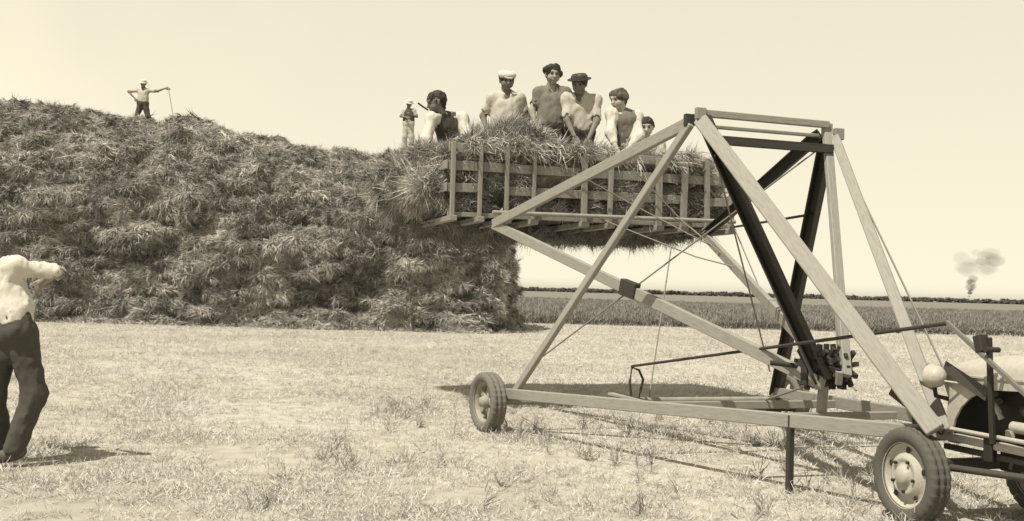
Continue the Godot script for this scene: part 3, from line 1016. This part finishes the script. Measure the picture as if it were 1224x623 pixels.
		for i in 1000:         # hay pressed against the slats
			var u := rng.randf_range(-1.72, 1.72)
			var h := rng.randf_range(2.28, 2.95)
			var e := nz.get_noise_2d(u * 230.0, h * 260.0)
			if e < -0.04 + (h - 2.5) * 0.35: continue
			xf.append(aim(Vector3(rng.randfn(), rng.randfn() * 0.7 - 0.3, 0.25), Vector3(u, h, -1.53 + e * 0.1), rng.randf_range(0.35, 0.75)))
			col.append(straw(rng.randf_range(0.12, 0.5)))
		for i in 130:          # hay slipping over the top slat
			var u := -1.7 + 3.4 * pow(rng.randf(), 1.3)
			if nz.get_noise_1d(u * 260.0 + 70.0) < -0.08: continue
			xf.append(aim(Vector3(rng.randfn() * 0.5, -0.35 + rng.randfn() * 0.25, 0.5), Vector3(u, rng.randf_range(2.97, 3.06), -1.46), rng.randf_range(0.5, 1.0)))
			col.append(straw(rng.randf_range(0.2, 0.55)))
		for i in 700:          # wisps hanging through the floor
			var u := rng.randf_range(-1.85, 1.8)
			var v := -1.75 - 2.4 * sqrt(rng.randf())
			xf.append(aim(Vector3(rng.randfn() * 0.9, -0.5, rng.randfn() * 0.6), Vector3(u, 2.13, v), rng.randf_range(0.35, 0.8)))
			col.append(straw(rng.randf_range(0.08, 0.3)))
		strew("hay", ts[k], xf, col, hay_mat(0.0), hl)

# ------------------------------------------------------------------ the tractor
func build_tractor() -> void:
	var tex := noise_tex(256, 0.04, 0.8, 1.15, 71, 1, 4)
	var M := {
		"paint": mat(lin(0.42, 0.4, 0.36), 0.45, tex, 2.0),
		"iron": mat(lin(0.035, 0.033, 0.03), 0.55, tex, 4.0),
		"cast": mat(lin(0.07, 0.066, 0.06), 0.65, tex, 4.0),
		"steel": mat(lin(0.4, 0.385, 0.35), 0.45, tex, 4.0),
		"rubber": mat(lin(0.1, 0.096, 0.088), 0.9, tex, 5.0),
		"rim": mat(lin(0.4, 0.385, 0.35), 0.55, tex, 4.0),
		"lamp": mat(lin(0.42, 0.4, 0.36), 0.3, tex, 3.0),
		"lever": mat(lin(0.16, 0.155, 0.143), 0.6, tex, 4.0),
		"glass": mat(lin(0.5, 0.5, 0.48), 0.1),
	}
	var B := Basis(Vector3.UP, TURN)
	var o := thing("tractor", "small light coloured farm tractor with bare engine behind the stacker", "tractor", C0 + B * Vector3(0.17, 0, 4.48), TURN)
	# (x across, y up, z back from the front axle)
	wheel("front_wheel", 0.3, 0.15, -1.0, false, o, Vector3(-0.53, 0.3, 0), M)
	wheel("front_wheel", 0.3, 0.15, 1.0, false, o, Vector3(0.53, 0.3, 0), M)
	mi("front_axle", board(Vector3(-0.44, 0.36, 0), Vector3(0.44, 0.36, 0), 0.07, 0.07), M.cast, o)
	for s in [-1.0, 1.0]:
		mi("stub_axle", tube([Vector3(0.42 * s, 0.44, 0), Vector3(0.43 * s, 0.3, 0), Vector3(0.5 * s, 0.3, 0)], 0.03, 8), M.cast, o)
		mi("radius_rod", tube([Vector3(0.36 * s, 0.36, 0.04), Vector3(0.2 * s, 0.42, 1.3)], 0.022, 8), M.cast, o)
		mi("frame_rail", board(Vector3(0.27 * s, 0.545, -0.1), Vector3(0.27 * s, 0.53, 1.6), 0.05, 0.05), M.steel, o)
		mi("lower_rail", board(Vector3(0.25 * s, 0.475, -0.02), Vector3(0.25 * s, 0.465, 1.6), 0.04, 0.035), M.cast, o)
	mi("drag_link", tube([Vector3(-0.32, 0.6, 0.1), Vector3(-0.33, 0.6, 1.3)], 0.014, 8), M.steel, o)
	mi("front_bar", board(Vector3(-0.34, 0.53, -0.12), Vector3(0.34, 0.53, -0.12), 0.05, 0.07), M.steel, o)
	mi("rail_clamp", board(Vector3(-0.285, 0.44, 0.4), Vector3(-0.285, 0.6, 0.4), 0.07, 0.05), M.iron, o)
	# radiator and nose
	mi("radiator", board(Vector3(0, 0.5, 0.02), Vector3(0, 0.93, 0.02), 0.46, 0.1, Vector3.BACK), M.iron, o)
	# hood: a lofted shell
	var st := SurfaceTool.new()
	st.begin(Mesh.PRIMITIVE_TRIANGLES)
	st.set_smooth_group(0)
	var zs := [-0.03, 0.0, 0.06, 0.16, 0.3, 0.6, 1.0, 1.5]
	var hs := [0.93, 0.985, 1.025, 1.05, 1.07, 1.09, 1.105, 1.11]
	var ring := []
	for i in zs.size():
		var row := []
		for k in 17:
			var an := PI * (1.0 - k / 16.0)
			var wx := 0.29 * (0.86 if i == 0 else (0.95 if i == 1 else 1.0))
			row.append(Vector3(signf(cos(an)) * pow(absf(cos(an)), 0.55) * wx, 0.92 + (hs[i] - 0.92) * pow(sin(an), 0.7), zs[i]))
		ring.append(row)
	for i in zs.size() - 1:
		for k in 16:
			for q in [[i, k], [i + 1, k + 1], [i, k + 1], [i, k], [i + 1, k], [i + 1, k + 1]]:
				st.add_vertex(ring[q[0]][q[1]])
	for k in range(1, 16):
		for v in [ring[0][0], ring[0][k], ring[0][k + 1]]: st.add_vertex(v)
	st.index()
	st.generate_normals()
	mi("hood", st.commit(), M.paint, o)
	var side := PackedVector2Array([Vector2(0.05, 0.56), Vector2(0.05, 0.8), Vector2(0.0, 0.9), Vector2(0.0, 0.94), Vector2(1.5, 0.985), Vector2(1.5, 0.9), Vector2(0.66, 0.885), Vector2(0.45, 0.872), Vector2(0.33, 0.85), Vector2(0.24, 0.805), Vector2(0.165, 0.74), Vector2(0.115, 0.66), Vector2(0.09, 0.56)])
	mi("side_panel", prism(side, -0.3, -0.285), M.paint, o)
	mi("side_panel", prism(side, 0.285, 0.3), M.paint, o)
	mi("hood_moulding", board(Vector3(-0.303, 0.935, 0.12), Vector3(-0.303, 0.965, 1.48), 0.012, 0.016), M.steel, o)
	# engine
	mi("engine_block", board(Vector3(0, 0.69, 0.25), Vector3(0, 0.69, 1.3), 0.3, 0.36), M.iron, o)
	mi("cylinder_head", board(Vector3(0, 0.885, 0.28), Vector3(0, 0.885, 1.2), 0.26, 0.07), M.iron, o)
	mi("oil_pan", board(Vector3(0, 0.45, 0.3), Vector3(0, 0.45, 1.3), 0.24, 0.16), M.iron, o)
	mi("manifold", tube([Vector3(-0.16, 0.8, 0.34), Vector3(-0.24, 0.79, 0.37), Vector3(-0.25, 0.75, 0.42), Vector3(-0.24, 0.7, 0.44)], 0.02, 8), M.steel, o)
	mi("manifold", tube([Vector3(-0.17, 0.76, 0.55), Vector3(-0.23, 0.77, 0.65), Vector3(-0.24, 0.77, 1.1)], 0.035, 8), M.cast, o)
	mi("generator", tube([Vector3(-0.21, 0.66, 0.5), Vector3(-0.21, 0.66, 0.7)], 0.035, 14), M.steel, o)
	mi("bolt_head", tube([Vector3(-0.15, 0.84, 0.3), Vector3(-0.2, 0.84, 0.3)], 0.018, 6), M.steel, o)
	mi("fuel_bowl", tube([Vector3(-0.23, 0.58, 0.5), Vector3(-0.23, 0.64, 0.5)], 0.03, 10), M.steel, o)
	mi("fan_pulley", lathe([Vector2(0.001, 0.2), Vector2(0.09, 0.2), Vector2(0.09, 0.235), Vector2(0.001, 0.235)], 20, Transform3D(Basis(Vector3.UP, -PI / 2), Vector3(0, 0.72, 0))), M.cast, o)
	# headlights, seen from behind
	for s in [-1.0, 1.0]:
		var hl := part_group("headlight", o)
		hl.position = Vector3(0.385 * s, 0.92, 0.03)
		var xf := Transform3D(Basis(Vector3.UP, -PI / 2), Vector3.ZERO)
		mi("bowl", lathe([Vector2(0.001, 0.074), Vector2(0.028, 0.069), Vector2(0.05, 0.055), Vector2(0.065, 0.032), Vector2(0.071, 0.005), Vector2(0.072, -0.02), Vector2(0.077, -0.026), Vector2(0.07, -0.036)], 28, xf), M.lamp, hl)
		mi("lens", lathe([Vector2(0.071, -0.035), Vector2(0.05, -0.052), Vector2(0.001, -0.058)], 28, xf), M.glass, hl)
		mi("bracket", tube([Vector3(0, -0.07, 0), Vector3(0, -0.12, 0.01), Vector3(-0.09 * s, -0.14, 0.02)], 0.014, 8), M.iron, hl)
	mi("lamp_rod", tube([Vector3(-0.385, 0.9, 0.06), Vector3(-0.29, 0.885, 0.25)], 0.007, 6), M.steel, o)
	# lever post and lift lever on the near side
	mi("lever_post", board(Vector3(-0.36, 0.56, 0.5), Vector3(-0.4, 1.19, 0.5), 0.03, 0.034, Vector3.BACK), M.iron, o)
	mi("lift_lever", board(Vector3(-0.45, 1.27, 0.2), Vector3(-0.45, 0.76, 1.05), 0.02, 0.03), M.lever, o)
	mi("lever_collar", board(Vector3(-0.43, 1.2, 0.46), Vector3(-0.43, 1.1, 0.49), 0.07, 0.06), M.iron, o)
	mi("collar_pin", tube([Vector3(-0.48, 1.12, 0.56), Vector3(-0.38, 1.12, 0.56)], 0.016, 8), M.iron, o)
	mi("brace_strap", board(Vector3(-0.33, 0.985, 0.05), Vector3(-0.33, 0.84, 0.42), 0.012, 0.075), M.cast, o)
	# the rest of the tractor, past the edge of the picture
	mi("dashboard", board(Vector3(0, 0.75, 1.52), Vector3(0, 1.11, 1.52), 0.5, 0.06, Vector3.BACK), M.paint, o)
	mi("gearbox", board(Vector3(0, 0.6, 1.3), Vector3(0, 0.6, 2.3), 0.34, 0.34), M.cast, o)
	mi("rear_axle", tube([Vector3(-0.62, 0.6, 2.0), Vector3(0.62, 0.6, 2.0)], 0.09, 12), M.cast, o)
	wheel("rear_wheel", 0.6, 0.28, -1.0, false, o, Vector3(-0.72, 0.6, 2.0), M)
	wheel("rear_wheel", 0.6, 0.28, 1.0, false, o, Vector3(0.72, 0.6, 2.0), M)
	mi("steering_column", tube([Vector3(0, 1.0, 1.5), Vector3(0, 1.22, 1.75)], 0.02, 8), M.iron, o)
	var ringp := []
	for i in 25:
		ringp.append(Vector3(cos(TAU * i / 24.0) * 0.2, 1.22 + sin(TAU * i / 24.0) * 0.13, 1.75 + sin(TAU * i / 24.0) * -0.13))
	mi("steering_wheel", tube(ringp, 0.013, 6), M.iron, o)
	mi("seat_post", tube([Vector3(0, 0.75, 2.1), Vector3(0, 0.98, 2.35)], 0.025, 8), M.iron, o)
	mi("seat", lathe([Vector2(0.001, 0.0), Vector2(0.15, 0.01), Vector2(0.2, 0.05), Vector2(0.21, 0.08), Vector2(0.19, 0.06), Vector2(0.001, 0.02)], 20, Transform3D(Basis(Vector3.BACK, PI / 2), Vector3(0, 0.97, 2.35))), M.cast, o)

# ------------------------------------------------------------------ people
func build_people() -> void:
	var cloth := noise_tex(128, 0.08, 0.8, 1.15, 81, 1, 4)
	var skin := mat(lin(0.3, 0.275, 0.235), 0.6)
	var tan := mat(lin(0.17, 0.155, 0.132), 0.65)
	var pale := mat(lin(0.42, 0.39, 0.34), 0.6)
	var white := mat(lin(0.55, 0.53, 0.485), 0.9, cloth, 6.0)
	var light := mat(lin(0.44, 0.422, 0.385), 0.9, cloth, 6.0)
	var grey := mat(lin(0.17, 0.162, 0.146), 0.9, cloth, 6.0)
	var dark := mat(lin(0.07, 0.066, 0.06), 0.9, cloth, 6.0)
	var black := mat(lin(0.045, 0.042, 0.038), 0.9, cloth, 6.0)
	var hair := mat(lin(0.03, 0.027, 0.023), 0.6)
	var brown := mat(lin(0.08, 0.072, 0.06), 0.6)
	var shoe := mat(lin(0.09, 0.083, 0.07), 0.7)
	var eye := mat(lin(0.02, 0.019, 0.017), 0.3)
	var g := "people riding on the hay in the raised rack"
	# man in a light cap, light open shirt, hands at his hips
	var J := standing()
	J.merge({"el": Vector3(-0.29, 1.16, -0.06), "wl": Vector3(-0.24, 0.95, 0.05), "er": Vector3(0.28, 1.15, -0.05), "wr": Vector3(0.24, 0.93, 0.06), "face": Vector3(0.25, -0.25, 1)}, true)
	person("man in white cap and light shirt with shaded face standing on the hay", Vector3(-0.13, 2.43, -13.75), J, {"skin": tan, "shirt": light, "trousers": grey, "shoe": shoe, "hair": hair, "eye": eye, "sleeve": 0.75, "hat": "cap", "hatmat": white, "tip": 0.1}, g)
	# bareheaded man in a dark short-sleeved shirt
	J = standing()
	J.merge({"head": Vector3(0.0, 1.6, 0.03), "face": Vector3(0.2, -0.12, 1), "el": Vector3(-0.25, 1.14, 0.02), "wl": Vector3(-0.2, 0.9, 0.14), "er": Vector3(0.24, 1.14, 0.0), "wr": Vector3(0.28, 0.9, 0.1)}, true)
	person("bareheaded man with tousled hair in dark short sleeved shirt facing forward", Vector3(0.45, 2.5, -13.65), J, {"skin": skin, "shirt": grey, "trousers": black, "shoe": shoe, "hair": hair, "eye": eye, "sleeve": 0.62, "wavy": 1.9}, g)
	# man in a dark wide hat, light shirt, reaching down
	J = standing()
	J.merge({"head": Vector3(-0.02, 1.5, 0.14), "face": Vector3(-0.35, -0.35, 1), "neck": Vector3(0, 1.36, 0.07), "chest": Vector3(0.01, 1.22, 0.03), "waist": Vector3(0.02, 1.05, 0), "sl": Vector3(-0.17, 1.33, 0.06), "sr": Vector3(0.19, 1.32, 0.06), "el": Vector3(-0.17, 1.05, 0.16), "er": Vector3(0.2, 1.04, 0.15), "wl": Vector3(-0.07, 0.82, 0.28), "wr": Vector3(0.1, 0.8, 0.28)}, true)
	person("man in dark brimmed hat and light shirt reaching down beside the bareheaded man", Vector3(0.8, 2.46, -13.6), J, {"skin": tan, "shirt": light, "trousers": dark, "shoe": shoe, "hair": hair, "eye": eye, "sleeve": 0.85, "hat": "felt", "hatmat": black, "tip": 0.05}, g)
	# curly-haired person leaning to the left, arms down on the rack
	J = standing()
	J.merge({"head": Vector3(-0.02, 1.47, 0.1), "face": Vector3(-0.9, -0.3, 0.75), "neck": Vector3(0.04, 1.33, 0.05), "chest": Vector3(0.08, 1.2, 0.03), "waist": Vector3(0.13, 1.05, 0), "pelvis": Vector3(0.16, 0.92, -0.02), "sl": Vector3(-0.1, 1.29, 0.1), "sr": Vector3(0.22, 1.27, 0.02), "el": Vector3(-0.12, 1.03, 0.22), "wl": Vector3(-0.05, 0.8, 0.35), "er": Vector3(0.24, 1.0, 0.15), "wr": Vector3(0.06, 0.8, 0.3), "hl": Vector3(0.07, 0.88, -0.02), "hr": Vector3(0.25, 0.88, -0.02), "kl": Vector3(0.04, 0.48, 0.02), "kr": Vector3(0.22, 0.48, 0.02), "al": Vector3(0.0, 0.09, 0), "ar": Vector3(0.2, 0.09, 0)}, true)
	person("curly haired person in dark vest and white sleeves leaning over the hay", Vector3(1.3, 2.33, -13.65), J, {"skin": pale, "shirt": white, "trousers": white, "shoe": shoe, "hair": brown, "eye": eye, "sleeve": 1.5, "vest": true, "vestmat": grey, "wavy": 1.6}, g)
	# low head of a dark-haired person
	J = standing()
	J.merge({"head": Vector3(0, 1.35, 0.12), "face": Vector3(-0.05, -0.2, 1), "neck": Vector3(0, 1.2, 0.05), "chest": Vector3(0, 1.05, 0.02), "waist": Vector3(0, 0.9, -0.04), "pelvis": Vector3(0, 0.76, -0.1), "sl": Vector3(-0.18, 1.15, 0.04), "sr": Vector3(0.18, 1.15, 0.04), "el": Vector3(-0.24, 0.9, 0.1), "er": Vector3(0.24, 0.9, 0.1), "wl": Vector3(-0.16, 0.76, 0.25), "wr": Vector3(0.16, 0.76, 0.25), "hl": Vector3(-0.09, 0.72, -0.1), "hr": Vector3(0.09, 0.72, -0.1), "kl": Vector3(-0.12, 0.44, 0.15), "kr": Vector3(0.12, 0.44, 0.15)}, true)
	person("dark haired person in white shirt crouching low behind the slanting strut", Vector3(1.64, 2.12, -13.75), J, {"skin": pale, "shirt": white, "trousers": dark, "shoe": shoe, "hair": hair, "eye": eye, "sleeve": 0.9, "wavy": 0.9}, g)
	# man with dark vest bending over the left end of the rack
	J = standing()
	J.merge({"head": Vector3(-0.1, 1.28, 0.3), "face": Vector3(-1, -0.3, 0.35), "crown": Vector3(-0.3, 1, 0.25), "neck": Vector3(0.0, 1.15, 0.22), "chest": Vector3(0.06, 1.02, 0.14), "waist": Vector3(0.1, 0.9, 0.04), "pelvis": Vector3(0.12, 0.8, -0.06), "sl": Vector3(-0.14, 1.1, 0.3), "sr": Vector3(0.2, 1.12, 0.15), "el": Vector3(-0.2, 0.82, 0.42), "wl": Vector3(-0.22, 0.55, 0.48), "er": Vector3(0.28, 0.88, 0.28), "wr": Vector3(0.1, 0.78, 0.42), "hl": Vector3(0.03, 0.78, -0.06), "hr": Vector3(0.21, 0.78, -0.06), "kl": Vector3(0.0, 0.44, 0.1), "kr": Vector3(0.22, 0.44, 0.1), "al": Vector3(0.0, 0.09, -0.05), "ar": Vector3(0.22, 0.09, -0.05)}, true)
	var at := Vector3(-0.85, 2.3, -13.15)
	person("man in dark vest and white sleeves bending over the rack end smoking", at, J, {"skin": tan, "shirt": white, "trousers": white, "shoe": shoe, "hair": hair, "eye": eye, "sleeve": 1.75, "vest": true, "vestmat": dark}, g)
	var pf: Vector3 = at + J.head + Vector3(-1, -0.3, 0.35).normalized() * 0.1 + Vector3(0, -0.07, 0)
	var cg := mi("cigar", tube([pf, pf + Vector3(-0.06, 0.035, 0.02), pf + Vector3(-0.12, 0.075, 0.04)], 0.011, 8), black, self)
	tag(cg, "dark cigar sticking out of the bending man's mouth", "cigar")
	# foreground man, bent, seen from behind
	J = standing()
	J.merge({"head": Vector3(-0.5, 1.57, -0.2), "face": Vector3(-0.8, -0.35, -0.5), "neck": Vector3(-0.3, 1.46, -0.1), "chest": Vector3(-0.22, 1.32, -0.03), "waist": Vector3(-0.15, 1.15, 0.0), "pelvis": Vector3(-0.12, 0.98, 0.02), "sl": Vector3(-0.38, 1.4, -0.18), "sr": Vector3(-0.12, 1.46, 0.04), "el": Vector3(-0.58, 1.25, -0.35), "wl": Vector3(-0.7, 1.15, -0.55), "er": Vector3(0.15, 1.43, -0.05), "wr": Vector3(-0.03, 1.34, -0.22), "hl": Vector3(-0.2, 0.93, -0.02), "hr": Vector3(-0.03, 0.93, 0.04), "kl": Vector3(-0.26, 0.5, 0.0), "kr": Vector3(0.06, 0.52, 0.02), "al": Vector3(-0.22, 0.09, -0.1), "ar": Vector3(-0.05, 0.1, 0.08), "tl": Vector3(-0.13, -0.05, 0.02), "tr": Vector3(-0.14, -0.05, 0.06)}, true)
	person("man in white shirt and dark trousers bent over on the stubble", Vector3(-3.55, 0.0, -8.06), J, {"skin": skin, "shirt": white, "trousers": dark, "shoe": shoe, "hair": hair, "eye": eye, "sleeve": 1.0, "wrinkle": 0.024}, "")
	# two men on the stack
	J = standing()
	J.merge({"el": Vector3(-0.5, 1.33, 0.0), "wl": Vector3(-0.24, 1.08, 0.1), "er": Vector3(0.5, 1.36, 0.05), "wr": Vector3(0.78, 1.46, 0.1), "dr": Vector3(1, -0.2, 0), "kl": Vector3(-0.16, 0.49, 0.05), "kr": Vector3(0.2, 0.49, 0.03), "al": Vector3(-0.2, 0.09, 0), "ar": Vector3(0.3, 0.09, 0), "face": Vector3(0.3, -0.2, 1)}, true)
	person("man in light shirt and hat with one arm stretched out atop the haystack", Vector3(-12.72, 6.42, -36.9), J, {"skin": tan, "shirt": light, "trousers": dark, "shoe": shoe, "hair": hair, "eye": eye, "sleeve": 0.8, "fine": 1.7, "hat": "straw", "hatmat": white}, "men standing on the haystack")
	var pk := thing("pitchfork", "thin pitchfork stuck in the haystack below the man's outstretched hand", "pitchfork", Vector3(-11.55, 6.6, -36.8))
	mi("handle", tube([Vector3(0, -0.1, 0), Vector3(-0.29, 1.3, 0)], 0.016, 6), light, pk)
	for s in [-1.0, 0.0, 1.0]: mi("tine", tube([Vector3(0, -0.1, 0), Vector3(0.04 + s * 0.06, -0.2, 0), Vector3(0.06 + s * 0.07, -0.45, 0)], 0.006, 5), black, pk)
	J = standing()
	J.merge({"el": Vector3(-0.27, 1.18, 0.02), "wl": Vector3(-0.06, 1.12, 0.22), "er": Vector3(0.27, 1.18, 0.02), "wr": Vector3(0.1, 1.22, 0.22), "face": Vector3(0.4, -0.3, 1)}, true)
	person("man in light clothes and dark vest with folded arms on the haystack", Vector3(-3.62, 5.93, -36.6), J, {"skin": tan, "shirt": light, "trousers": light, "shoe": shoe, "hair": hair, "eye": eye, "sleeve": 0.9, "fine": 1.7, "hat": "straw", "hatmat": white, "vest": true, "vestmat": dark}, "men standing on the haystack")

# ------------------------------------------------------------------ far off
func build_far() -> void:
	# tree belt on the horizon
	var root := Node3D.new()
	root.name = "distant_trees"
	add_child(root)
	tag(root, "low dark line of far off trees along the horizon", "trees", "", "stuff")
	var clump := tuft(60, 1.6, 0.5, 2.4, 91, 0.5)
	rng.seed = 400
	var xf := []
	var col := []
	for i in 5200:
		var x := rng.randf_range(-420, 460)
		var e := nz.get_noise_1d(x * 8.0) * 0.5 + 0.5
		var hgt := 0.6 + 2.0 * e
		if x > 290: hgt += 1.5 * maxf(0.0, nz.get_noise_1d(x * 20.0) + 0.3)
		xf.append(aim(Vector3(rng.randfn() * 0.4, 1, rng.randfn() * 0.4), Vector3(x, 0.3 + rng.randf() * hgt, -640 + rng.randfn() * 6.0), rng.randf_range(0.6, 1.1)))
		col.append(straw(rng.randf_range(0.12, 0.2)))
	strew("foliage", clump, xf, col, hay_mat(0.03), root)
	# smoke of a far engine
	var sk := thing("smoke_plume", "dark wisp of smoke rising from the far field by the horizon", "smoke", Vector3(168.0, 0.4, -400))
	rng.seed = 77
	for i in 30:
		var e: Array = [[0.0, 5.0, 1.2, 0.7, 0.12], [5.0, 10.5, 2.6, 0.2, 0.35], [12.5, 19.0, 5.0, 0.045, 1.0]][0 if i < 6 else (1 if i < 14 else 2)]
		var h := rng.randf_range(e[0], e[1])
		var fv := FogVolume.new()
		fv.name = "smoke_puff"
		fv.shape = RenderingServer.FOG_VOLUME_SHAPE_ELLIPSOID
		var r: float = e[2] * rng.randf_range(0.6, 1.2)
		fv.size = Vector3(r * rng.randf_range(1.0, 1.5), r * rng.randf_range(0.7, 1.1), r)
		var fmt := FogMaterial.new()
		fmt.albedo = lin(0.24, 0.225, 0.19)
		fmt.density = e[3] * rng.randf_range(0.6, 1.2)
		fv.material = fmt
		sk.add_child(fv, true)
		var lean: float = h * 0.16 if i < 14 else 4.0
		fv.position = Vector3(lean + rng.randf_range(-1, 1) * e[4] * (7.0 if i >= 14 else 3.0), h + (0.5 if i < 6 else 0.0), rng.randfn() * e[4])
